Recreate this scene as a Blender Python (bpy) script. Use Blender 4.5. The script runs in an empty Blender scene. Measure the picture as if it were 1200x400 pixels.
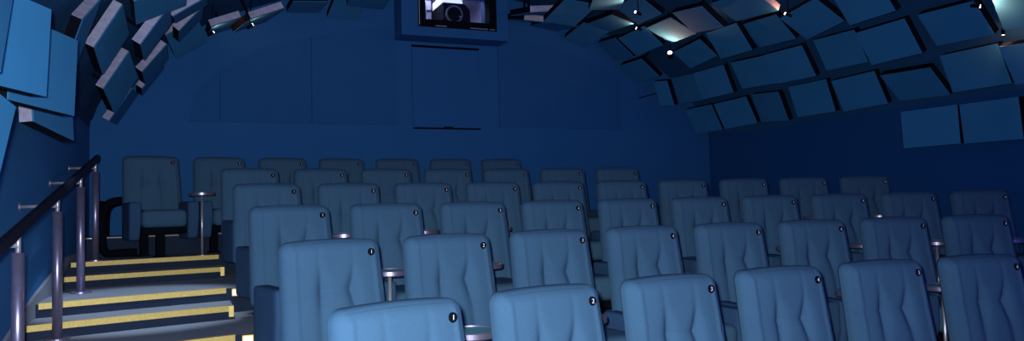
import bpy, bmesh, math, random
from mathutils import Vector, Matrix

random.seed(7)
SC = bpy.context.scene
COL = SC.collection

# ------------------------------------------------------------------ camera, world, flash, exposure
CAM_Z = 1.319
YAW, PITCH, ROLL = 0.40, 0.0488, -0.02556
cam_data = bpy.data.cameras.new('camera')
cam_data.sensor_width = 36.0
cam_data.sensor_fit = 'HORIZONTAL'
cam_data.lens = 900.0 / 1200.0 * 36.0
cam_data.clip_start = 0.05
cam = bpy.data.objects.new('camera', cam_data)
COL.objects.link(cam)
_fw = Vector((math.sin(YAW), math.cos(YAW), 0))
_rt = Vector((math.cos(YAW), -math.sin(YAW), 0))
_up = Vector((0, 0, 1))
_F = _fw * math.cos(PITCH) + _up * math.sin(PITCH)
_U0 = _up * math.cos(PITCH) - _fw * math.sin(PITCH)
_R = _rt * math.cos(ROLL) + _U0 * math.sin(ROLL)
_U = _U0 * math.cos(ROLL) - _rt * math.sin(ROLL)
_m = Matrix((_R, _U, -_F)).transposed().to_4x4()
_m.translation = Vector((0, 0, CAM_Z))
cam.matrix_world = _m
SC.camera = cam

world = bpy.data.worlds.new('world')
SC.world = world
world.use_nodes = True
bgn = world.node_tree.nodes['Background']
bgn.inputs['Color'].default_value = (0.0, 0.03, 1.0, 1)
bgn.inputs['Strength'].default_value = 0.45

flash = bpy.data.lights.new('camera_flash', 'SPOT')
flash.energy = 750
flash.color = (0.94, 0.98, 1.0)
flash.shadow_soft_size = 0.03
flash.spot_size = math.radians(150)
flash.spot_blend = 1.0
flash_ob = bpy.data.objects.new('camera_flash', flash)
flash_ob.location = (-0.045, 0.03, CAM_Z + 0.06)
flash_ob.rotation_euler = Vector((math.sin(0.08), math.cos(0.08), 0.0)).to_track_quat('-Z', 'Y').to_euler()
COL.objects.link(flash_ob)

SC.view_settings.view_transform = 'Standard'
SC.view_settings.look = 'None'
SC.view_settings.gamma = 1.0
SC.view_settings.use_curve_mapping = False
SC.view_settings.exposure = 0.0

# ------------------------------------------------------------------ materials
def fabric(name, col, rough=0.9, scale=260.0, bump=0.15, var=0.18, sheen=0.0):
    m = bpy.data.materials.new(name); m.use_nodes = True
    nt = m.node_tree; b = nt.nodes['Principled BSDF']
    b.inputs['Roughness'].default_value = rough
    b.inputs['Specular IOR Level'].default_value = 0.15
    if sheen:
        b.inputs['Sheen Weight'].default_value = sheen
        b.inputs['Sheen Roughness'].default_value = 0.4
        b.inputs['Sheen Tint'].default_value = (col[0] * 2 + .1, col[1] * 2 + .1, col[2] * 1.5 + .1, 1)
    tc = nt.nodes.new('ShaderNodeTexCoord')
    n1 = nt.nodes.new('ShaderNodeTexNoise'); n1.inputs['Scale'].default_value = scale; n1.inputs['Detail'].default_value = 2
    n2 = nt.nodes.new('ShaderNodeTexNoise'); n2.inputs['Scale'].default_value = 3.0; n2.inputs['Detail'].default_value = 4
    nt.links.new(tc.outputs['Object'], n1.inputs['Vector']); nt.links.new(tc.outputs['Object'], n2.inputs['Vector'])
    mx = nt.nodes.new('ShaderNodeMix'); mx.data_type = 'FLOAT'; mx.inputs[0].default_value = 0.4
    nt.links.new(n1.outputs['Fac'], mx.inputs[2]); nt.links.new(n2.outputs['Fac'], mx.inputs[3])
    rp = nt.nodes.new('ShaderNodeValToRGB')
    rp.color_ramp.elements[0].position = 0.3; rp.color_ramp.elements[1].position = 0.7
    rp.color_ramp.elements[0].color = tuple(c * (1 - var) for c in col) + (1,)
    rp.color_ramp.elements[1].color = tuple(min(1, c * (1 + var)) for c in col) + (1,)
    nt.links.new(mx.outputs[0], rp.inputs['Fac']); nt.links.new(rp.outputs['Color'], b.inputs['Base Color'])
    if bump:
        bp = nt.nodes.new('ShaderNodeBump'); bp.inputs['Strength'].default_value = bump; bp.inputs['Distance'].default_value = 0.002
        nt.links.new(n1.outputs['Fac'], bp.inputs['Height']); nt.links.new(bp.outputs['Normal'], b.inputs['Normal'])
    return m

def solid(name, col, rough=0.5, metal=0.0, spec=0.5, noise=0.08, scale=25.0):
    m = bpy.data.materials.new(name); m.use_nodes = True
    nt = m.node_tree; b = nt.nodes['Principled BSDF']
    b.inputs['Roughness'].default_value = rough; b.inputs['Metallic'].default_value = metal
    b.inputs['Specular IOR Level'].default_value = spec
    tc = nt.nodes.new('ShaderNodeTexCoord'); n = nt.nodes.new('ShaderNodeTexNoise'); n.inputs['Scale'].default_value = scale
    n.inputs['Detail'].default_value = 3
    nt.links.new(tc.outputs['Object'], n.inputs['Vector'])
    rp = nt.nodes.new('ShaderNodeValToRGB')
    rp.color_ramp.elements[0].position = 0.35; rp.color_ramp.elements[1].position = 0.65
    rp.color_ramp.elements[0].color = tuple(c * (1 - noise) for c in col) + (1,)
    rp.color_ramp.elements[1].color = tuple(min(1, c * (1 + noise)) for c in col) + (1,)
    nt.links.new(n.outputs['Fac'], rp.inputs['Fac']); nt.links.new(rp.outputs['Color'], b.inputs['Base Color'])
    return m

def glow(name, col, strength):
    m = bpy.data.materials.new(name); m.use_nodes = True
    b = m.node_tree.nodes['Principled BSDF']
    b.inputs['Base Color'].default_value = tuple(col) + (1,)
    b.inputs['Emission Color'].default_value = tuple(col) + (1,)
    b.inputs['Emission Strength'].default_value = strength
    return m

def glass(name):
    m = bpy.data.materials.new(name); m.use_nodes = True
    nt = m.node_tree; out = nt.nodes['Material Output']
    for n in list(nt.nodes):
        if n != out: nt.nodes.remove(n)
    t = nt.nodes.new('ShaderNodeBsdfTransparent'); t.inputs['Color'].default_value = (.93, .95, 1, 1)
    g = nt.nodes.new('ShaderNodeBsdfGlossy'); g.inputs['Roughness'].default_value = 0.03
    mx = nt.nodes.new('ShaderNodeMixShader'); mx.inputs[0].default_value = 0.06
    nt.links.new(t.outputs[0], mx.inputs[1]); nt.links.new(g.outputs[0], mx.inputs[2]); nt.links.new(mx.outputs[0], out.inputs['Surface'])
    return m

M = dict(
    seat=fabric('seat_fabric', (0.047, 0.116, 0.205), sheen=0.0, scale=320, bump=0.25, var=0.14),
    arm=fabric('arm_fabric', (0.032, 0.084, 0.185), scale=320, bump=0.2, var=0.14),
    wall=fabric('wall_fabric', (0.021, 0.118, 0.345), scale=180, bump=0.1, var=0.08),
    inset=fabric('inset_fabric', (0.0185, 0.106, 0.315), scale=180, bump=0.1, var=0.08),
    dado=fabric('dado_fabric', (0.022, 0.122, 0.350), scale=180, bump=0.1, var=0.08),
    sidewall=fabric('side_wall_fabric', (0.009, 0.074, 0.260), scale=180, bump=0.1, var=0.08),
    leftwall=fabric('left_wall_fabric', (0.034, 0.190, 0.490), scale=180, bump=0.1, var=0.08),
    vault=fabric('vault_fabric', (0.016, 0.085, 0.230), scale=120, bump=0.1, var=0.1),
    panel=fabric('panel_fabric', (0.034, 0.205, 0.455), scale=240, bump=0.15, var=0.1),
    panel_side=solid('panel_side', (0.003, 0.005, 0.012), rough=0.8, spec=0.1),
    board=fabric('grey_board', (0.38, 0.38, 0.55), scale=30, bump=0.05, var=0.25),  # pale mottled grey for the near edges of some panels
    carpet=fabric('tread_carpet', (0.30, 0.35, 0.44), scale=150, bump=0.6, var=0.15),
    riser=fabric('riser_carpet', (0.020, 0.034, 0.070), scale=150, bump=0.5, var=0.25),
    brass=solid('brass', (0.85, 0.64, 0.20), rough=0.45, metal=0.2, noise=0.08, scale=60),
    black=solid('black_plastic', (0.003, 0.004, 0.010), rough=0.85, spec=0.08),
    gloss=solid('black_gloss', (0.006, 0.007, 0.014), rough=0.2, spec=0.4),
    steel=solid('brushed_steel', (0.72, 0.70, 0.76), rough=0.32, metal=0.7),
    darksteel=solid('dark_steel', (0.30, 0.28, 0.44), rough=0.34, metal=0.75),
    rail=solid('rail_wood', (0.010, 0.012, 0.030), rough=0.55, spec=0.2, noise=0.5, scale=40),
    teal=solid('teal_top', (0.06, 0.30, 0.26), rough=0.3),
    white=solid('white_print', (0.80, 0.82, 0.92), rough=0.5),
    booth=solid('booth_paint', (0.20, 0.20, 0.30), rough=0.7),
    booth_dark=solid('booth_dark', (0.02, 0.02, 0.035), rough=0.7),
    lampglow=glow('lamp_glow', (1.0, 0.62, 0.45), 14.0),
    stepglow=glow('step_glow', (1.0, 0.80, 0.55), 1.2),
    orangeglow=glow('orange_glow', (1.0, 0.25, 0.05), 2.0),
    boothglow=glow('booth_glow', (0.75, 0.78, 1.0), 1.1),
    glass=glass('booth_glass'),
)

# ------------------------------------------------------------------ helpers
def obj(name, bm, mat, parent=None, smooth=False, loc=None):
    me = bpy.data.meshes.new(name)
    bmesh.ops.recalc_face_normals(bm, faces=bm.faces[:])
    if smooth:
        for f in bm.faces: f.smooth = True
    bm.to_mesh(me); bm.free()
    for m in (mat if isinstance(mat, (list, tuple)) else [mat]): me.materials.append(m)
    o = bpy.data.objects.new(name, me)
    COL.objects.link(o)
    if parent: o.parent = parent
    if loc: o.location = loc
    return o

def tag(o, label, cat, group=None):
    o['label'] = label; o['category'] = cat
    if group: o['group'] = group
    return o

def thing(name, label, cat, loc=(0, 0, 0), rz=0.0, group=None):
    o = bpy.data.objects.new(name, None); o.empty_display_size = 0.1
    COL.objects.link(o); o.location = loc; o.rotation_euler = (0, 0, rz)
    return tag(o, label, cat, group)

def struct(name, bm, mat, smooth=False):
    o = obj(name, bm, mat, None, smooth); o['kind'] = 'structure'; return o

def copy_tree(o, parent=None):
    c = o.copy(); COL.objects.link(c)
    if parent: c.parent = parent
    for ch in list(o.children): copy_tree(ch, c)
    return c

def box(bm, lo, hi, mat=None, bevel=0.0):
    r = bmesh.ops.create_cube(bm, size=1.0)
    vs = r['verts']
    for v in vs:
        v.co = Vector([lo[i] + (v.co[i] + .5) * (hi[i] - lo[i]) for i in range(3)])
    if mat is not None:
        for v in vs: v.co = mat @ v.co
    if bevel:
        es = list({e for v in vs for e in v.link_edges})
        bmesh.ops.bevel(bm, geom=es, offset=bevel, segments=2, affect='EDGES', profile=0.5)
    return vs

def cyl(bm, p0, p1, r0, r1=None, seg=20):
    p0, p1 = Vector(p0), Vector(p1); d = p1 - p0
    r1 = r0 if r1 is None else r1
    m = Matrix.Translation((p0 + p1) / 2) @ d.to_track_quat('Z', 'Y').to_matrix().to_4x4()
    bmesh.ops.create_cone(bm, cap_ends=True, segments=seg, radius1=r0, radius2=r1, depth=d.length, matrix=m)

def lathe(bm, prof, seg=28, mat=None):
    rings = []
    for r, z in prof:
        ring = []
        for i in range(seg):
            a = 2 * math.pi * i / seg
            co = Vector((r * math.cos(a), r * math.sin(a), z))
            ring.append(bm.verts.new(mat @ co if mat else co))
        rings.append(ring)
    for a, b in zip(rings, rings[1:]):
        for i in range(seg):
            bm.faces.new((a[i], a[(i + 1) % seg], b[(i + 1) % seg], b[i]))
    bm.faces.new(list(reversed(rings[0]))); bm.faces.new(rings[-1])

def prism(bm, poly, axis, a, b):
    """extrude a 2-D polygon along an axis (0 x, 1 y, 2 z) between a and b"""
    def mk(p, t):
        return {0: (t, p[0], p[1]), 1: (p[0], t, p[1]), 2: (p[0], p[1], t)}[axis]
    A = [bm.verts.new(mk(p, a)) for p in poly]; B = [bm.verts.new(mk(p, b)) for p in poly]
    n = len(poly)
    fa = bm.faces.new(A); fb = bm.faces.new(list(reversed(B)))
    for i in range(n): bm.faces.new((A[i], B[i], B[(i + 1) % n], A[(i + 1) % n]))
    bmesh.ops.triangulate(bm, faces=[fa, fb])

def tube(bm, pts, r, seg=14, up=(0, 0, 1)):
    pts = [Vector(p) for p in pts]; rings = []; up = Vector(up)
    for i, p in enumerate(pts):
        d = (pts[min(i + 1, len(pts) - 1)] - pts[max(i - 1, 0)]).normalized()
        s = d.cross(up)
        if s.length < 1e-3: s = Vector((0, 1, 0))
        s.normalize(); t = s.cross(d)
        rings.append([bm.verts.new(p + r * (math.cos(2 * math.pi * k / seg) * s + math.sin(2 * math.pi * k / seg) * t)) for k in range(seg)])
    for a, b in zip(rings, rings[1:]):
        for i in range(seg): bm.faces.new((a[i], a[(i + 1) % seg], b[(i + 1) % seg], b[i]))
    bm.faces.new(rings[0]); bm.faces.new(list(reversed(rings[-1])))

def soft_box(half, r, cuts=14, fn=None):
    """rounded box made of a dense grid; fn(co, face_co) may reshape it"""
    bm = bmesh.new()
    bmesh.ops.create_cube(bm, size=2.0)
    bmesh.ops.subdivide_edges(bm, edges=bm.edges[:], cuts=cuts, use_grid_fill=True)
    h = Vector(half)
    for v in bm.verts:
        u = v.co.copy()
        p = Vector([u[i] * h[i] for i in range(3)])
        q = Vector([max(-(h[i] - r), min(h[i] - r, p[i])) for i in range(3)])
        d = p - q
        if d.length > 1e-9: p = q + d.normalized() * r
        v.co = fn(p, u) if fn else p
    return bm

# ------------------------------------------------------------------ room dimensions
XL, XR, YB = -0.97, 7.13, 9.35
XC = (XL + XR) / 2
HA = (XR - XL) / 2
ZS = 2.30            # springing of the vault
RISE, VP = 1.87, 1.6
AX, AY = 2.8816, -5.3402     # common centre of the curved rows
S = 0.66336
ROWS = [('front row', 8.274, -0.2676, 6), ('second row from the front', 9.451, -0.2369, 8), ('third row from the front', 10.628, -0.2152, 10),
        ('fourth row from the front', 11.806, -0.1960, 10), ('fifth row from the front', 12.983, -0.1813, 7), ('back row', 14.221, -0.2278, 7)]
RZ = 0.1879
EDGE = [None, 9.451 - .97, 10.628 - .97, 11.806 - .97, 12.983 - .97, 13.50]

def vault_z(x):
    u = min(1.0, abs(x - XC) / HA)
    return ZS + RISE * max(0.0, 1 - u * u) ** (1 / VP)

def arc_y(r, x): return AY + math.sqrt(r * r - (x - AX) ** 2)

def xs(a, b, n): return [a + (b - a) * i / n for i in range(n + 1)]

def floor_z(x, y):
    r = math.hypot(x - AX, y - AY); z = 0.0
    for k in range(1, 6):
        if r >= EDGE[k]: z = RZ * k
        elif x < 0.30 and r >= EDGE[k] - .40: z = RZ * (k - .5)
    return z

# ------------------------------------------------------------------ setting: floor, steps, walls, vault
bm = bmesh.new(); box(bm, (XL - .2, -1.2, -0.15), (XR + .2, YB + .2, 0.0)); struct('floor', bm, M['carpet'])
for k in range(1, 6):
    r0 = EDGE[k]; r1 = EDGE[k + 1] + .02 if k < 5 else None
    X = xs(XL, XR, 48)
    poly = [(x, arc_y(r0, x)) for x in X] + [(x, arc_y(r1, x) if r1 else YB) for x in reversed(X)]
    bm = bmesh.new(); prism(bm, poly, 2, 0.0, RZ * k)
    bmesh.ops.recalc_face_normals(bm, faces=bm.faces[:])
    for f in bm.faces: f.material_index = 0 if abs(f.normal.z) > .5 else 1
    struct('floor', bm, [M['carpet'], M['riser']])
    # half step in the side aisle
    X = xs(XL, 0.30, 10); rh = r0 - .40
    poly = [(x, arc_y(rh, x)) for x in X] + [(x, arc_y(r0, x) - .0005) for x in reversed(X)]
    bm = bmesh.new(); prism(bm, poly, 2, RZ * (k - 1), RZ * (k - .5))
    bmesh.ops.recalc_face_normals(bm, faces=bm.faces[:])
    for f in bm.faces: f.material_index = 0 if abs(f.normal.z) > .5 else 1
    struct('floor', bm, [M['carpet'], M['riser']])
    # brass nosings on the full and the half step
    for r, z in ((r0, RZ * k), (rh, RZ * (k - .5))):
        X = xs(XL + .04, 0.27, 10)
        bm = bmesh.new()
        prof = [(-.006, -.036), (-.006, .004), (.035, .004), (.035, -.0005), (0.0, -.0005), (0.0, -.036)]
        rings = []
        for x in X:
            rings.append([bm.verts.new((x, arc_y(r, x) + dy, z + dz)) for dy, dz in prof])
        for a, b in zip(rings, rings[1:]):
            for i in range(6): bm.faces.new((a[i], a[(i + 1) % 6], b[(i + 1) % 6], b[i]))
        bm.faces.new(rings[0]); bm.faces.new(list(reversed(rings[-1])))
        if r == rh:      # the half step's strip turns down its open end
            box(bm, (0.27, arc_y(r, .27) - .006, z - .075), (0.303, arc_y(r, .3) + .004, z + .004))
        struct('trim_%d' % (2 * k if r == r0 else 2 * k - 1), bm, M['brass'])

# plinth with a silver edge behind the legs of the back row
X = xs(XL, 4.6, 36); rp_ = 14.221 + .02
bm = bmesh.new(); prism(bm, [(x, arc_y(rp_, x)) for x in X] + [(4.6, YB), (XL, YB)], 2, RZ * 5, RZ * 5 + .19)
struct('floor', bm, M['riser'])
bm = bmesh.new(); tube(bm, [(x, arc_y(rp_ - .008, x), RZ * 5 + .19) for x in X], .010, 8); struct('trim_11', bm, M['steel'], True)

bm = bmesh.new(); box(bm, (XL - .2, -1.2, 0), (XL, YB + .2, ZS)); struct('wall_left', bm, M['leftwall'])
bm = bmesh.new(); box(bm, (XR, -1.2, 0), (XR + .2, YB + .2, ZS)); struct('wall_right', bm, M['sidewall'])

# stepped skirting board on the left wall, following the stair pitch
bm = bmesh.new()
pts = [(4.0, RZ * 2 - .05), (7.55, RZ * 5 - .08), (7.55, RZ * 5 + .06), (8.9, RZ * 5 + .06), (8.9, RZ * 5)]
prism(bm, [(3.0, 0.24), (6.0, .80), (7.45, 1.00), (9.2, 1.00), (9.2, .94), (7.6, .94), (6.3, .60), (3.0, .05)], 0, XL, XL + .022)
struct('baseboard_left', bm, M['carpet'])

# vault (thick shell)
bm = bmesh.new(); N = 48
inner = []; outer = []
for i in range(N + 1):
    t = math.pi * i / N
    x = XC + HA * math.cos(t); z = vault_z(x)
    inner.append((x, z)); outer.append((XC + (HA + .2) * math.cos(t), ZS + (z - ZS) * 1.0 + .2 * math.sin(t)))
poly = inner + list(reversed(outer))
A = [[bm.verts.new((x, y, z)) for x, z in poly] for y in (-1.2, YB + .2)]
n = len(poly)
for i in range(n): bm.faces.new((A[0][i], A[0][(i + 1) % n], A[1][(i + 1) % n], A[1][i]))
for R_ in A:
    for i in range(N): bm.faces.new((R_[i], R_[i + 1], R_[n - 2 - i], R_[n - 1 - i]))
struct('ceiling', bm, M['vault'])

# back wall with the booth opening
BX0, BX1, BZ0 = 2.40, 3.80, 3.46
WX0, WX1, WZ0, WZ1 = 2.607, 3.642, 3.574, 4.10
bm = bmesh.new()
def slab(x0, x1, zlo, zhi=None):
    X = xs(x0, x1, max(2, int((x1 - x0) / .1)))
    top = [(x, (vault_z(x) + .02) if zhi is None else zhi) for x in reversed(X)]
    prism(bm, [(x0, zlo), (x1, zlo)] + top, 1, YB, YB + .18)
slab(XL, WX0, 0.0); slab(WX1, XR, 0.0); slab(WX0, WX1, 0.0, WZ0); slab(WX0, WX1, WZ1)
struct('wall_back', bm, M['wall'])

# lower fabric band, arched fabric insets and the access hatch below the booth
DZ = 1.066 + CAM_Z
bm = bmesh.new(); box(bm, (XL, YB - .016, 1.13), (XR, YB, DZ)); struct('trim_12', bm, M['dado'])
def arch_z(x):
    u = min(1.0, abs(x - 3.08) / 3.08)
    return DZ + 1.24 * max(0, 1 - u ** 2.2) ** .5
for nm, x0, x1 in (('trim_13', 0.0, 2.383), ('trim_14', 3.79, 5.644)):
    X = xs(x0, x1, 40)
    bm = bmesh.new(); prism(bm, [(x0, DZ + .001), (x1, DZ + .001)] + [(x, arch_z(x) + .002) for x in reversed(X)], 1, YB - .018, YB)
    struct(nm, bm, M['inset'])
bm = bmesh.new()
box(bm, (2.614, YB - .022, 1.05 + CAM_Z), (3.521, YB, 2.068 + CAM_Z), bevel=.003)
hatch = struct('trim_15', bm, M['wall'])
bm = bmesh.new()
box(bm, (2.614, YB - .010, 2.072 + CAM_Z), (3.521, YB, 2.10 + CAM_Z)); box(bm, (2.614, YB - .024, 1.026 + CAM_Z), (3.521, YB, 1.046 + CAM_Z))
box(bm, (3.02, YB - .034, 1.036 + CAM_Z), (3.14, YB - .018, 1.062 + CAM_Z), bevel=.006)
struct('trim_16', bm, M['black'])
bm = bmesh.new(); box(bm, (1.369, YB - .0195, DZ), (1.373, YB - .0178, arch_z(1.371) - .01)); box(bm, (.345, YB - .0195, DZ), (.348, YB - .0178, arch_z(.346) - .01))
struct('trim_17', bm, M['black'])
PANELS = [  # centre of face, axis along the room, axis up the vault, near side sign, width, height, stand-off, pale near edge, label
    ((6.983, 5.539, 2.035), (0.0788, -0.9969, -0.0032), (-0.0595, -0.0079, 0.9982), -1, 0.612, 0.384, 0.187, 0, 'first panel from the far end of the lowest row on the right wall'),
    ((6.986, 4.898, 2.024), (-0.0664, -0.9976, -0.0178), (-0.1175, -0.0099, 0.993), -1, 0.608, 0.384, 0.184, 0, 'second panel from the far end of the lowest row on the right wall'),
    ((6.782, 8.985, 2.51), (0.0013, -1.0, -0.0033), (-0.4616, -0.0035, 0.8871), -1, 0.609, 0.391, 0.188, 0, 'first panel from the back wall in second row up the right wall'),
    ((6.794, 8.31, 2.516), (0.0753, -0.9966, 0.0341), (-0.4513, -0.0035, 0.8924), -1, 0.61, 0.384, 0.176, 0, 'second panel from the back wall in second row up the right wall'),
    ((6.802, 7.655, 2.513), (-0.1619, -0.9826, -0.0906), (-0.4006, -0.0185, 0.9161), -1, 0.607, 0.386, 0.172, 0, 'third panel from the back wall in second row up the right wall'),
    ((6.795, 6.935, 2.518), (-0.0246, -0.9997, -0.0073), (-0.3241, 0.001, 0.946), -1, 0.609, 0.389, 0.174, 0, 'fourth panel from the back wall in second row up the right wall'),
    ((6.817, 6.262, 2.5), (-0.0165, -0.9997, 0.0157), (-0.4374, 0.0214, 0.899), -1, 0.606, 0.382, 0.17, 0, 'fifth panel from the back wall in second row up the right wall'),
    ((6.848, 5.582, 2.47), (-0.0217, -0.999, -0.0391), (-0.7294, -0.0109, 0.684), -1, 0.597, 0.378, 0.169, 0, 'sixth panel from the back wall in second row up the right wall'),
    ((6.866, 4.94, 2.522), (-0.0474, -0.9988, -0.0111), (-0.4067, 0.0091, 0.9135), -1, 0.607, 0.391, 0.174, 0, 'seventh panel from the back wall in second row up the right wall'),
    ((6.761, 4.24, 2.458), (0.0416, -0.9979, -0.0501), (-0.5853, -0.065, 0.8082), -1, 0.61, 0.399, 0.17, 0, 'eighth panel from the back wall in second row up the right wall'),
    ((5.741, 8.986, 3.158), (-0.0509, -0.9982, -0.0326), (-0.7675, 0.0182, 0.6408), -1, 0.607, 0.363, 0.256, 0, 'first panel from the back wall in fourth row up the right vault'),
    ((5.931, 8.7, 2.815), (0.1023, -0.9889, -0.1079), (-0.3999, -0.1402, 0.9058), -1, 0.28, 0.35, 0.322, 0, 'first panel from the back wall in third row up the right vault'),
    ((6.403, 8.839, 2.914), (-0.0855, -0.995, -0.0514), (-0.3271, -0.0207, 0.9448), -1, 0.608, 0.383, 0.168, 0, 'second panel from the back wall in third row up the right vault'),
    ((6.275, 8.09, 2.876), (0.0206, -0.9998, 0.0077), (-0.3814, -0.0007, 0.9244), -1, 0.609, 0.376, 0.166, 0, 'third panel from the back wall in third row up the right vault'),
    ((6.42, 7.486, 2.908), (0.0175, -0.9991, -0.0379), (-0.4993, -0.0416, 0.8654), -1, 0.608, 0.37, 0.164, 0, 'fourth panel from the back wall in third row up the right vault'),
    ((6.296, 6.736, 2.858), (-0.0195, -0.9996, -0.0186), (-0.5, -0.0064, 0.866), -1, 0.607, 0.381, 0.169, 0, 'fifth panel from the back wall in third row up the right vault'),
    ((6.425, 6.122, 2.907), (-0.0761, -0.9965, -0.0335), (-0.4708, 0.0064, 0.8822), -1, 0.605, 0.371, 0.161, 0, 'sixth panel from the back wall in third row up the right vault'),
    ((6.324, 5.431, 2.843), (-0.0446, -0.999, 0.0055), (-0.5319, 0.0284, 0.8464), -1, 0.605, 0.376, 0.165, 0, 'seventh panel from the back wall in third row up the right vault'),
    ((6.403, 4.771, 2.877), (-0.0778, -0.9961, -0.0406), (-0.639, 0.0186, 0.769), -1, 0.597, 0.363, 0.151, 0, 'eighth panel from the back wall in third row up the right vault'),
    ((6.468, 4.078, 2.823), (0.2027, -0.963, -0.1775), (-0.7483, -0.2692, 0.6063), -1, 0.61, 0.394, 0.156, 0, 'ninth panel from the back wall in third row up the right vault'),
    ((5.37, 8.986, 3.437), (-0.1367, -0.9844, -0.1108), (-0.7566, 0.0316, 0.6531), -1, 0.607, 0.366, 0.16, 0, 'first panel from the back wall in fifth row up the right vault'),
    ((5.372, 8.363, 3.415), (0.0078, -0.9992, 0.039), (-0.7703, 0.0189, 0.6374), -1, 0.607, 0.351, 0.149, 0, 'second panel from the back wall in fifth row up the right vault'),
    ((5.361, 7.668, 3.401), (-0.1009, -0.9946, -0.0242), (-0.888, 0.0791, 0.453), -1, 0.605, 0.384, 0.167, 0, 'third panel from the back wall in fifth row up the right vault'),
    ((5.909, 7.953, 3.202), (-0.0537, -0.996, 0.0716), (-0.763, 0.0872, 0.6405), -1, 0.605, 0.314, 0.139, 0, 'second panel from the back wall in fourth row up the right vault'),
    ((5.857, 7.232, 3.208), (-0.067, -0.9974, -0.0262), (-0.5717, 0.0168, 0.8203), -1, 0.608, 0.366, 0.159, 0, 'third panel from the back wall in fourth row up the right vault'),
    ((5.957, 6.679, 3.208), (-0.0564, -0.9972, -0.0485), (-0.7313, 0.0082, 0.682), -1, 0.604, 0.359, 0.154, 0, 'fourth panel from the back wall in fourth row up the right vault'),
    ((5.866, 5.943, 3.159), (-0.1607, -0.9837, 0.0805), (-0.786, 0.1768, 0.5924), -1, 0.608, 0.375, 0.168, 0, 'fifth panel from the back wall in fourth row up the right vault'),
    ((5.863, 5.291, 3.167), (-0.1336, -0.9909, -0.0148), (-0.5572, 0.0627, 0.828), -1, 0.605, 0.349, 0.138, 0, 'sixth panel from the back wall in fourth row up the right vault'),
    ((4.937, 8.368, 3.618), (0.0104, -0.9988, -0.0477), (-0.9627, -0.0229, 0.2697), -1, 0.603, 0.325, 0.13, 0, 'second panel from the back wall in sixth row up the right vault'),
    ((4.889, 7.636, 3.605), (-0.1092, -0.9932, -0.0409), (-0.8318, 0.0688, 0.5508), -1, 0.61, 0.363, 0.157, 0, 'third panel from the back wall in sixth row up the right vault'),
    ((5.227, 6.963, 3.353), (-0.079, -0.9887, -0.1277), (-0.8071, -0.0117, 0.5903), -1, 0.603, 0.359, 0.148, 0, 'fourth panel from the back wall in fifth row up the right vault'),
    ((5.482, 6.491, 3.402), (0.079, -0.9958, -0.0457), (-0.9016, -0.0909, 0.4228), -1, 0.61, 0.395, 0.147, 1, 'fifth panel from the back wall in fifth row up the right vault'),
    ((4.032, 7.715, 3.523), (-0.0245, -0.9847, 0.1725), (-0.9952, 0.0405, 0.0896), -1, 0.61, 0.399, 0.183, 0, 'second panel from the back wall in top row right of the booth'),
    ((4.141, 7.052, 3.493), (-0.3856, -0.9223, 0.0269), (-0.9226, 0.3856, -0.0041), -1, 0.612, 0.341, 0.151, 0, 'third panel from the back wall in top row right of the booth'),
    ((4.921, 8.988, 3.606), (-0.0352, -0.9921, 0.1207), (-0.9486, 0.0711, 0.3085), -1, 0.607, 0.364, 0.155, 0, 'first panel from the back wall in sixth row up the right vault'),
    ((4.451, 8.986, 3.696), (0.014, -0.992, -0.1252), (-0.9945, -0.0268, 0.1014), -1, 0.608, 0.396, 0.195, 0, 'first panel from the back wall in top row right of the booth'),
    ((-0.696, 3.725, 2.078), (0.3878, 0.9217, -0.0011), (0.0489, -0.0194, 0.9986), 1, 0.605, 0.4, 0.324, 0, 'largest bright blue panel at upper left, overlapping the one behind'),
    ((-0.649, 3.076, 2.178), (0.1079, 0.8438, -0.5257), (0.0011, 0.5287, 0.8488), 1, 0.608, 0.387, 0.381, 0, 'large panel cut off by the upper left edge of the photo'),
    ((-0.668, 4.522, 2.099), (0.34, 0.9404, -0.008), (0.0398, -0.0058, 0.9992), 1, 0.605, 0.419, 0.342, 0, 'bright blue panel hanging just behind the largest upper left one'),
    ((-0.75, 3.382, 1.687), (0.2297, 0.9423, -0.2436), (0.1488, 0.2134, 0.9656), 1, 0.606, 0.365, 0.245, 0, 'bright panel low on the left wall, cut off by the photo edge'),
    ((-0.693, 6.072, 2.543), (-0.3361, 0.6455, -0.6858), (0.2322, 0.7625, 0.6039), 1, 0.611, 0.379, 0.115, 1, 'panel with brightest white edge, right above the large left panels'),
    ((-0.539, 6.733, 2.716), (0.0098, 0.9851, -0.1715), (0.4609, 0.1477, 0.8751), 1, 0.592, 0.406, 0.095, 1, 'wide blue panel with long grey edge above the handrail'),
    ((-0.556, 7.854, 2.561), (0.0591, 0.975, -0.2141), (0.4815, 0.16, 0.8617), 1, 0.613, 0.412, 0.198, 1, 'panel with white wedge shaped edge above the back row chair'),
    ((-0.61, 8.985, 2.483), (0.0377, 0.9982, 0.0462), (0.5326, -0.0591, 0.8443), 1, 0.609, 0.399, 0.216, 1, 'lowest small panel by the back corner above the handrail'),
    ((-0.293, 8.565, 2.869), (0.0041, 0.9991, -0.0427), (0.6065, 0.0315, 0.7945), 1, 0.612, 0.364, 0.11, 1, 'narrow grey edged panel beside the arched back wall, left side'),
    ((-0.228, 6.894, 2.829), (-0.0038, 1.0, -0.0085), (0.5408, 0.0092, 0.8411), 1, 0.61, 0.394, 0.152, 1, 'panel with long grey edge, middle of the left vault'),
    ((0.033, 7.278, 3.136), (0.0234, 0.9903, 0.1371), (0.8215, -0.0972, 0.5619), 1, 0.604, 0.328, 0.042, 1, 'grey edged panel near the top edge over a dark diamond one'),
    ((0.037, 7.981, 3.175), (-0.0099, 0.9993, 0.0373), (0.6432, -0.0222, 0.7654), 1, 0.607, 0.331, 0.06, 1, 'slim grey edged panel crossing in front of a dark diamond one'),
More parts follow.
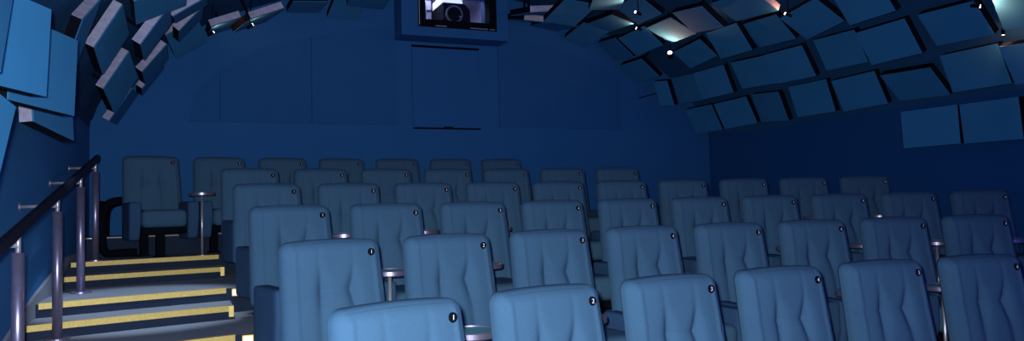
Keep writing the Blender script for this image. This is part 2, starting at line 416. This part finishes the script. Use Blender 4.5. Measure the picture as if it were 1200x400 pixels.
    ((-0.001, 8.6, 3.163), (0.1464, 0.9721, -0.1832), (0.8529, -0.0302, 0.5213), 1, 0.609, 0.357, 0.09, 1, 'dark blue diamond shaped panel lying against the back wall, left vault'),
    ((-0.174, 6.237, 2.914), (-0.035, 0.9986, -0.0397), (0.8868, 0.0494, 0.4596), 1, 0.61, 0.4, 0.091, 1, 'panel cropped at the top edge, left of the long grey edged one'),
    ((0.369, 8.785, 3.359), (-0.0323, 0.9979, 0.0568), (0.9266, 0.0086, 0.3758), 1, 0.608, 0.321, 0.055, 1, 'panel with orange glow at its left corner, left vault'),
    ((0.7, 8.5, 3.385), (-0.2293, 0.9731, -0.0232), (0.8827, 0.2179, 0.4164), 1, 0.609, 0.379, 0.172, 1, 'grey edged panel with a lit teal neighbour strip, left vault top'),
    ((1.245, 8.79, 3.646), (0.0019, 0.9988, 0.0487), (0.9971, -0.0056, 0.0756), 1, 0.609, 0.368, 0.119, 0, 'panel left of the booth with a black left side, by top edge'),
    ((1.744, 8.985, 3.742), (-0.0289, 0.9702, -0.2407), (0.9995, 0.0319, 0.0089), 1, 0.609, 0.363, 0.158, 0, 'dark panel leaning behind another, just left of the booth'),
    ((1.872, 8.475, 3.686), (0.0934, 0.9954, 0.0192), (0.9943, -0.0923, -0.0538), 1, 0.611, 0.415, 0.192, 0, 'panel nearest the booth on its left, overlapping one behind'),
    ((-0.756, 5.407, 2.056), (0.2125, 0.9729, -0.0915), (-0.0579, 0.106, 0.9927), 1, 0.611, 0.4, 0.254, 1, 'pale edged panel peeking out beneath the bright blue left panels'),
    ((-0.338, 9.115, 2.819), (-0.048, 0.9956, -0.081), (0.5645, 0.0939, 0.82), 1, 0.35, 0.382, 0.141, 1, 'thin grey strip panel touching the back wall, lower left vault'),
    ((6.993, 4.225, 2.049), (-0.0106, -0.998, 0.0623), (0.0054, 0.0623, 0.998), -1, 0.61, 0.389, 0.177, 0, 'third panel from the far end of the lowest row on the right wall'),
    ((4.042, 8.889, 3.71), (0.0065, -0.9691, -0.2466), (-0.9997, -0.0117, 0.0197), -1, 0.606, 0.395, 0.23, 1, 'first panel from the back wall, directly right of the projection booth'),
    ((3.844, 8.255, 3.638), (-0.0053, -0.985, -0.1726), (-0.9935, 0.0248, -0.1107), -1, 0.609, 0.397, 0.15, 1, 'second panel from the back wall, directly right of the projection booth'),
]

# ------------------------------------------------------------------ acoustic panels
PT = 0.075
def make_panel(c, ax, at, near, w, h, stand, pale, label):
    ax, at = Vector(ax).normalized(), Vector(at); az = ax.cross(at).normalized(); at = az.cross(ax)
    root = thing('acoustic_panel', label if 'panel' in label else label, 'panel', group='tilted acoustic panels on the walls and vault')
    m = Matrix((ax, at, az)).transposed().to_4x4(); m.translation = Vector(c); root.matrix_world = m
    bm = bmesh.new(); box(bm, (-w / 2, -h / 2, -PT), (w / 2, h / 2, -.007)); obj('panel_frame', bm, M['panel_side'], root)
    bm = bmesh.new(); box(bm, (-w / 2 - .001, -h / 2 - .001, -.007), (w / 2 + .001, h / 2 + .001, 0), bevel=.002); obj('fabric_face', bm, M['panel'], root)
    if pale:
        x = near * -1 * w / 2
        bm = bmesh.new(); box(bm, (min(x, x + .004 * (1 if x > 0 else -1)), -h / 2, -PT), (max(x, x + .004 * (1 if x > 0 else -1)), h / 2, -.008))
        e = obj('edge_board', bm, M['board'], root); e['label'] = 'pale grey edge board'
    L = 0.0     # the hanger rod reaches back to the vault or wall behind the panel
    while L < .6:
        p = m @ Vector((near * w * .3, 0, -PT - L))
        if p.x < XL or p.x > XR or p.z > vault_z(p.x) or p.y > YB: break
        L += .01
    bm = bmesh.new()
    if w < .31:      # the narrow panel by the back wall is bracketed off that wall
        q = m @ Vector((near * w * .5, 0, -PT * .5)); iv = m.inverted()
        cyl(bm, iv @ q, iv @ Vector((q.x, YB - .001, q.z)), .006, seg=8)
    else: cyl(bm, (near * w * .3, 0, -PT - L + .004), (near * w * .3, 0, -PT), .015, seg=10)
    obj('hanger', bm, M['black'], root)
    return root
for P_ in PANELS: make_panel(*P_)

# ------------------------------------------------------------------ projection booth
bt = thing('projection_booth', 'projecting blue box with black framed window high on the back wall', 'projection booth', (0, 0, 0))
FY = 9.0
def sub_box_front():
    bm = bmesh.new()
    X = xs(BX0, BX1, 12)
    zt = lambda x: vault_z(x) + .0
    # front face around the window, then sides and underside
    for a, b, lo, hi in ((BX0, WX0, BZ0, None), (WX1, BX1, BZ0, None), (WX0, WX1, BZ0, WZ0), (WX0, WX1, WZ1, None)):
        XX = xs(a, b, 6); prism(bm, [(a, lo), (b, lo)] + [(x, zt(x) if hi is None else hi) for x in reversed(XX)], 1, FY, FY + .03)
    box(bm, (BX0, FY + .03, BZ0), (BX0 + .03, YB, zt(BX0) - .001)); box(bm, (BX1 - .03, FY + .03, BZ0), (BX1, YB, zt(BX1) - .001))
    box(bm, (BX0 + .03, FY + .03, BZ0), (BX1 - .03, YB, BZ0 + .03))
    return bm
obj('housing', sub_box_front(), M['wall'], bt)
bm = bmesh.new(); fx = .095; fz = .095
for a, b in (((WX0, FY - .012, WZ0), (WX0 + fx, FY + .16, WZ1)), ((WX1 - fx, FY - .012, WZ0), (WX1, FY + .16, WZ1)),
             ((WX0 + fx, FY - .012, WZ0), (WX1 - fx, FY + .16, WZ0 + fz)), ((WX0 + fx, FY - .012, WZ1 - .02), (WX1 - fx, FY + .16, WZ1))):
    box(bm, a, b, bevel=.003)
fr = obj('window_frame', bm, M['black'], bt)
bm = bmesh.new()
box(bm, (WX0 + .008, FY - .020, WZ0 + .02), (WX0 + .018, FY - .0125, WZ1)); box(bm, (WX0 + .22, FY - .02, WZ0 + .012), (WX0 + .36, FY - .0125, WZ0 + .022))
box(bm, (WX1 - .36, FY - .02, WZ0 + .012), (WX1 - .13, FY - .0125, WZ0 + .022)); box(bm, (WX1 - .10, FY - .02, WZ0 + .012), (WX1 - .03, FY - .0125, WZ0 + .022))  # broken bottom pieces stand in for highlights along the silver edge
e = obj('frame_bead_glints', bm, M['steel'], fr); e['label'] = 'silver bead on the window frame, bottom pieces shaped as highlights'
bm = bmesh.new(); box(bm, (WX0 + fx, FY + .08, WZ0 + fz), (WX1 - fx, FY + .086, WZ1 - .03)); obj('window_pane', bm, M['glass'], fr)
# room of the booth behind the wall
bm = bmesh.new()
x0, x1, y0, y1, z0, z1 = 2.2, 4.1, YB + .18, 11.2, 3.45, 4.45
for a, b in (((x0, y1, z0), (x1, y1 + .04, z1)), ((x0 - .04, y0, z0), (x0, y1, z1)), ((x1, y0, z0), (x1 + .04, y1, z1)),
             ((x0, y0, z0 - .04), (x1, y1, z0)), ((x0, y0, z1), (x1, y1, z1 + .04))): box(bm, a, b)
struct('wall_booth', bm, M['booth'])
bm = bmesh.new(); box(bm, (3.0, 10.0, 4.40), (3.6, 10.4, 4.448)); e = obj('ceiling_lamp', bm, M['boothglow'], bt)
bl = bpy.data.lights.new('booth_light', 'AREA'); bl.energy = 30; bl.color = (.80, .82, 1.0); bl.size = .6
blo = bpy.data.objects.new('booth_light', bl); COL.objects.link(blo); blo.location = (3.3, 10.2, 4.38)

pj = thing('film_projector', 'black projector with a round lens behind the booth window', 'projector', (3.31, 9.75, 3.452))
bm = bmesh.new(); prism(bm, [(-.13, .28), (.25, .28), (.25, .58), (.17, .66), (-.13, .66)], 1, 0.0, .62); obj('projector_body', bm, M['black'], pj)
bm = bmesh.new(); cyl(bm, (-.02, -.14, .475), (-.02, 0, .475), .095, .105, 32); ln = obj('lens_barrel', bm, M['gloss'], pj, False)
bm = bmesh.new(); bmesh.ops.create_cone(bm, cap_ends=False, segments=36, radius1=.118, radius2=.118, depth=.03, matrix=Matrix.Translation((-.02, -.12, .475)) @ Matrix.Rotation(math.pi / 2, 4, 'X'))
r_ = bmesh.ops.extrude_face_region(bm, geom=bm.faces[:])
for v in [g for g in r_['geom'] if isinstance(g, bmesh.types.BMVert)]:
    d = Vector((v.co.x + .02, 0, v.co.z - .475)); v.co = v.co - d.normalized() * .02
obj('lens_ring', bm, M['booth'], ln)
bm = bmesh.new(); cyl(bm, (-.02, -.146, .475), (-.02, -.141, .475), .045, seg=28); obj('lens_glass', bm, M['gloss'], ln)
bm = bmesh.new(); cyl(bm, (.055, -.149, .44), (.055, -.1405, .44), .012, seg=12); cyl(bm, (.0, -.03, .60), (.0, 0, .60), .012, seg=12); obj('knob', bm, M['steel'], pj)
bm = bmesh.new(); box(bm, (-.14, .02, .661), (.14, .55, .76), bevel=.01); e = obj('lamp_house', bm, M['boothglow'], pj); e['label'] = 'bright white lamp house on top'
bm = bmesh.new()
for a in ((-.08, .1), (.2, .1), (-.08, .5), (.2, .5)): cyl(bm, (a[0], a[1], 0), (a[0], a[1], .28), .02, seg=10)
obj('stand', bm, M['black'], pj)

rk = thing('equipment_rack', 'grey equipment rack with gridded front left of the projector', 'rack', (3.01, 10.16, 3.452))
bm = bmesh.new(); box(bm, (-.17, 0, 0), (.14, .4, .85)); obj('rack_body', bm, M['booth'], rk)
bm = bmesh.new()
for x in (-.165, -.075, .03, .135): box(bm, (x - .008, -.012, .05), (x + .008, 0, .8))
for z in (.30, .47, .64, .8): box(bm, (-.165, -.014, z - .008), (.135, -.0005, z + .008))
obj('front_grid', bm, M['black'], rk)
bm = bmesh.new(); tube(bm, [(2.985, 9.95, 4.45), (2.985, 9.94, 4.2), (2.99, 9.945, 4.04), (3.005, 9.95, 3.92), (3.01, 9.95, 3.80)], .009, 8)
tag(obj('hanging_cable', bm, M['white'], None, True), 'white cable hanging down in front of the equipment rack', 'cable')
bm = bmesh.new(); cyl(bm, (3.70, 10.5, 3.451), (3.70, 10.5, 4.449), .025, seg=14)
tag(obj('support_pole', bm, M['white'], None, True), 'bright vertical pole right of the projector inside the booth', 'pole')

# ------------------------------------------------------------------ cinema seats
TILT = 0.17
def back_fn(p, u):
    hz = .315
    x, y, z = p.x, p.y, p.z
    zz = z + hz                                # 0 at bottom, .63 at top
    if u.z > .2 or True:
        z = z - .012 * (x / .272) ** 2 * max(0, (zz - .45) / .18)      # gently domed top edge
    if y < 0 and abs(u.y + 1) < 1e-4:
        # three padded columns pinched at mid height, bolster ridge at both sides
        top = zz - .63                          # 0 at the top edge
        g = 0.0
        pin = math.exp(-((top + .25) / .085) ** 2)
        low = 1 / (1 + math.exp((top + .22) / .03))
        sx = .080 + .014 * (1 - pin)
        for s in (-sx, sx):
            d = abs(x - s)
            g += (.003 + .024 * pin + .014 * low) * math.exp(-(d / (.012 + .018 * max(pin, low))) ** 1.4)
        mid = 1.0 if abs(x) < sx else .4
        g += .010 * mid * math.exp(-(abs(top + .25) / .020) ** 1.2)
        g -= .012 * (1 - min(1, (abs(x) / .235)) ** 4)
        g -= .008 * math.exp(-((abs(x) - .222) / .010) ** 2) * min(1, max(0, -top / .05))
        fade = min(1, max(0, (.272 - abs(x)) / .04)) * min(1, max(0, (-top) / .05))
        y += g * fade
    if y > 0: x *= 1 - .12 * min(1, y / .05)
    else: x *= 1 - .045 * min(1, -y / .07)
    w = 1.045 - .07 * min(1, max(0, zz / .63))
    x *= w
    y -= TILT * (.63 - zz)                     # reclines
    return Vector((x, y, z))

def arm_fn(p, u):
    z = p.z
    if u.y < 0 and u.z < 0: p = Vector((p.x * (1 + .12 * u.z), p.y - u.z * .0 + .05 * (-u.z) * (-u.y), z))
    return p

seat_src = {}
def build_seat_meshes():
    r = thing('cinema_seat', 'seat', 'seat')
    bm = soft_box((.268, .064, .315), .048, 52, back_fn)
    obj('backrest', bm, M['seat'], r, True, (0, .064, .685))
    bm = soft_box((.200, .27, .085), .05, 14); obj('seat_cushion', bm, M['seat'], r, True, (0, -.335, .365))
    bm = soft_box((.052, .215, .18), .022, 12, arm_fn); arm_me = obj('armrest', bm, M['arm'], r, True, (.256, -.385, .345)); o2 = arm_me.copy(); COL.objects.link(o2); o2.location.x = -.256
    bm = bmesh.new(); box(bm, (-.20, -.56, .215), (.20, -.06, .279), bevel=.01)
    obj('seat_pan', bm, M['black'], r)
    for y, x in ((-.46, -.02), (-.12, -.10)):
        bm = bmesh.new(); box(bm, (x - .035, y - .04, .012), (x + .035, y + .04, .222)); box(bm, (x - .05, y - .07, 0), (x + .05, y + .07, .012))
        obj('leg', bm, M['black'], r)
    bm = bmesh.new(); lathe(bm, [(.0001, -.004), (.0190, -.006), (.0190, .002), (.0175, .0045), (.0001, .0045)], 24, Matrix.Rotation(math.pi / 2, 4, 'X'))
    obj('number_badge', bm, M['black'], r, False, (.190, -.0190, .928))
    return r
seat0 = build_seat_meshes()
badge_z, badge_y = .928, -.0165

digit_mesh = {}
def digit(n):
    if n not in digit_mesh:
        cu = bpy.data.curves.new('number', 'FONT'); cu.body = str(n); cu.size = .027; cu.align_x = 'CENTER'; cu.align_y = 'CENTER'
        cu.extrude = .0006; cu.offset = .0000
        t = bpy.data.objects.new('number_text', cu); COL.objects.link(t)
        dg = bpy.context.evaluated_depsgraph_get()
        me = bpy.data.meshes.new_from_object(t.evaluated_get(dg))
        bpy.data.objects.remove(t); bpy.data.curves.remove(cu)
        me.materials.clear(); me.materials.append(M['white'])
        digit_mesh[n] = me
    return digit_mesh[n]

first = True
def row_pt(k, i, fwd=0.0):
    nm, R, a0, n = ROWS[k]
    a = a0 + i * S / R
    return Vector((AX + (R - fwd) * math.sin(a), AY + (R - fwd) * math.cos(a), RZ * k)), -a

for k, (rn, R, a0, n) in enumerate(ROWS):
    for i in range(n):
        s = seat0 if first else copy_tree(seat0)
        p, rz = row_pt(k, i)
        s.location = p; s.rotation_euler = (0, 0, rz)
        first_copy = first; first = False
        tag(s, 'blue tufted cinema seat with badge %d in the %s' % (i + 1, rn), 'cinema seat', 'curved rows of blue cinema seats')
        s['badge_number'] = i + 1
for s in [o for o in COL.objects if o.get('badge_number')]:
    for c in list(s.children):
        if c.name.startswith('number_badge'):
            d = bpy.data.objects.new('number', digit(s['badge_number'])); COL.objects.link(d)
            d.parent = c; d.location = (0, -.0052, 0); d.rotation_euler = (math.pi / 2, 0, 0)
            d['label'] = 'white number on the badge'
    del s['badge_number']

# ------------------------------------------------------------------ drink tables between the seats
def build_table():
    r = thing('drink_table', 'table', 'table')
    bm = bmesh.new(); lathe(bm, [(.0001, .572), (.118, .572), (.124, .578), (.124, .600), (.118, .605), (.112, .605), (.110, .598), (.0001, .598)], 72); obj('table_top', bm, M['darksteel'], r, False)
    bm = bmesh.new(); cyl(bm, (0, 0, .5985), (0, 0, .6005), .106, seg=36); e = obj('top_inlay', bm, M['teal'], r); e['label'] = 'teal inlay of the table top'
    bm = bmesh.new(); cyl(bm, (0, 0, .01), (0, 0, .572), .0105, seg=18); obj('pole', bm, M['steel'], r, True)
    bm = bmesh.new(); lathe(bm, [(.0001, 0), (.055, 0), (.055, .006), (.02, .014), (.0001, .014)], 24); obj('base_plate', bm, M['steel'], r)
    return r
table0 = build_table(); used = False
for k in range(1, 6):
    rn, R, a0, n = ROWS[k]
    for i in range(n if k == 4 else n - 1):
        t = copy_tree(table0) if used else table0
        used = True
        p, rz = row_pt(k, i + .5, .735 if k < 4 else .64)
        t.location = p; t.rotation_euler = (0, 0, rz)
        tag(t, ('pole table between seats %d and %d, %s' % (i + 1, i + 2, rn)) if i < n - 1 else 'pole table right of seat %d, %s' % (n, rn),
            'side table', 'pole tables between the seats')

# ------------------------------------------------------------------ handrail along the left wall
hr = thing('handrail', 'dark sloping handrail on steel posts beside the stairs', 'handrail', (-.76, 4.45, 0))
HX = -.76
hy = lambda y: y - 4.45
def rail_z(y): return CAM_Z + .0 - .111 + .1695 * (y - 3.987)
bm = bmesh.new()
ya, yb = 1.2, 7.93
sl = .1695
def railbox(bm, ya, yb, hw, ht):
    vs = []
    for y in (ya, yb):
        z = rail_z(y)
        vs.append([bm.verts.new((dx, hy(y), z + dz)) for dx, dz in ((-hw, -ht), (hw, -ht), (hw, ht * .6), (hw * .6, ht), (-hw * .6, ht), (-hw, ht * .6))])
    for i in range(6): bm.faces.new((vs[0][i], vs[0][(i + 1) % 6], vs[1][(i + 1) % 6], vs[1][i]))
    bm.faces.new(vs[0]); bm.faces.new(list(reversed(vs[1])))
railbox(bm, ya, yb, .020, .026)
obj('rail', bm, M['rail'], hr)
for y in (2.2, 3.30, 4.38, 5.60, 6.74, 7.76):
    zf = floor_z(HX, y); zt = rail_z(y) - .022
    bm = bmesh.new(); cyl(bm, (0, hy(y), zf + .012), (0, hy(y), zt - .09), .029, seg=24); pst = obj('post', bm, M['darksteel'], hr, True)
    bm = bmesh.new(); cyl(bm, (0, hy(y), zt - .095), (0, hy(y), zt + .005), .012, seg=14); obj('post_pin', bm, M['steel'], pst, True)
    bm = bmesh.new(); cyl(bm, (0, hy(y), zf), (0, hy(y), zf + .014), .075, seg=24); obj('base_flange', bm, M['darksteel'], pst)
    bm = bmesh.new(); cyl(bm, (XL - HX + .008, hy(y) + .02, zt - .055), (-.006, hy(y), zt - .055), .011, seg=12)
    br = obj('wall_bracket', bm, M['steel'], hr, True)
    bm = bmesh.new(); cyl(bm, (XL - HX, hy(y) + .02, zt - .055), (XL - HX + .01, hy(y) + .02, zt - .055), .032, seg=20); obj('wall_rose', bm, M['darksteel'], br)

# black curved sled frame at the wall end of the back row
sf = thing('sled_frame', 'black curved sled frame at the wall end of the back row', 'frame', (-.67, 8.34, RZ * 5))
def bez(P, n=10):
    out = []
    for i in range(1, len(P) - 1):
        a = (Vector(P[i - 1]) + Vector(P[i])) / 2 if i > 1 else Vector(P[0]); c = (Vector(P[i]) + Vector(P[i + 1])) / 2 if i < len(P) - 2 else Vector(P[-1])
        for t in xs(0, 1, n): out.append((1 - t) ** 2 * a + 2 * t * (1 - t) * Vector(P[i]) + t * t * c)
    return [p for i, p in enumerate(out) if i == 0 or (p - out[i - 1]).length > 1e-5]
bm = bmesh.new()
for dy in (0.0, .30): tube(bm, bez([(.08, dy, .545), (-.075, dy, .55), (-.095, dy, .28), (-.085, dy, .03), (.05, dy, .042), (.21, dy, .042)]), .040, 14, (0, 1, 0))
obj('sled_tube', bm, M['black'], sf, True)
bm = bmesh.new(); box(bm, (-.125, .045, .20), (-.075, .255, .55), bevel=.02); obj('side_pad', bm, M['black'], sf)

# ------------------------------------------------------------------ step lights
def step_light(x, y, z, w, label, m='stepglow', dirn=-1):
    t = thing('step_light', label, 'step light', (x, y, z), group='small lights on the platform edges')
    bm = bmesh.new(); box(bm, (-w / 2 - .006, .0, -.05), (w / 2 + .006, .03, .006)); obj('light_housing', bm, M['brass'], t)
    bm = bmesh.new(); box(bm, (-w / 2, -.008, -.042), (w / 2, -.0005, -.002)); obj('light_lens', bm, M[m], t)
for k, nm in ((5, 'back row'), (4, 'fifth row'), (3, 'fourth row')):
    step_light(.345, arc_y(EDGE[k], .345) - .032, RZ * k - .01, .055, 'small glowing step light at the stair end of the %s platform' % nm)
step_light(4.99, arc_y(EDGE[1], 4.99) - .032, RZ, .03, 'tiny orange step light glowing between the front row seats', 'orangeglow')

# ------------------------------------------------------------------ small warm spotlights tucked between the panels
def spot(p, aim, e, label, col=(1, .38, .17), r=.013):
    p = Vector(p); d = (Vector(aim) - p).normalized()
    t = thing('ceiling_spotlight', label, 'spotlight', p, group='warm spotlights between the panels')
    bm = bmesh.new(); cyl(bm, -d * .07, d * .0, r * 1.15, seg=20); obj('lamp_can', bm, M['black'], t)
    bm = bmesh.new(); cyl(bm, d * .0005, d * .006, r, seg=20); obj('lamp_lens', bm, M['lampglow'], t)
    up = Vector((p.x, p.y, vault_z(p.x))) - p
    bm = bmesh.new(); cyl(bm, -d * .04, up, .004, seg=8); obj('stem', bm, M['black'], t)
    L = bpy.data.lights.new('spotlight_lamp', 'SPOT'); L.energy = e * (2.0 if e < 20 else 1.0); L.color = col; L.spot_size = math.radians(150 if e < 20 else 38); L.spot_blend = .6; L.shadow_soft_size = .02
    o = bpy.data.objects.new('spotlight_lamp', L); COL.objects.link(o); o.location = p + d * .02
    o.rotation_euler = d.to_track_quat('-Z', 'Y').to_euler()
SPOTS = [
    ((5.50, 7.90, 3.187), (5.25, 7.62, 3.47), 9.0, 'bright warm spotlight seen between panels right of the booth', (1, .40, .19), .026),
    ((5.12, 8.04, 3.50), (4.85, 8.25, 3.64), 2.0, 'spotlight at a panel corner, up and left of the brightest spotlight'),
    ((4.40, 6.92, 3.37), (4.05, 6.88, 3.46), 7.0, 'spotlight washing a pale panel at the top edge right of the booth'),
    ((6.20, 4.38, 2.93), (6.50, 4.05, 2.84), 6.0, 'spotlight lighting the panel at the upper right corner'),
    ((6.61, 4.47, 2.74), (6.80, 4.60, 2.62), 1.5, 'spotlight between two panels just below the upper right corner'),
    ((5.71, 6.13, 3.26), (5.45, 6.25, 3.40), 1.2, 'spotlight with orange rim at the top of the right vault'),
    ((0.25, 8.52, 3.235), (0.42, 8.60, 3.36), 1.0, 'orange spotlight at the left vault below two grey panels'),
    ((0.615, 8.205, 3.265), (0.78, 8.32, 3.40), 0.7, 'small orange spotlight by a grey panel, left vault top'),
    ((-0.15, 5.70, 3.18), (-0.35, 6.30, 0.6), 150, 'unseen spotlight added above the stairs to brighten the treads', (.72, .84, 1.0)),  # added lamp out of view, put in to brighten the stair treads
]
for s_ in SPOTS: spot(*s_)
bpy.context.view_layer.update()
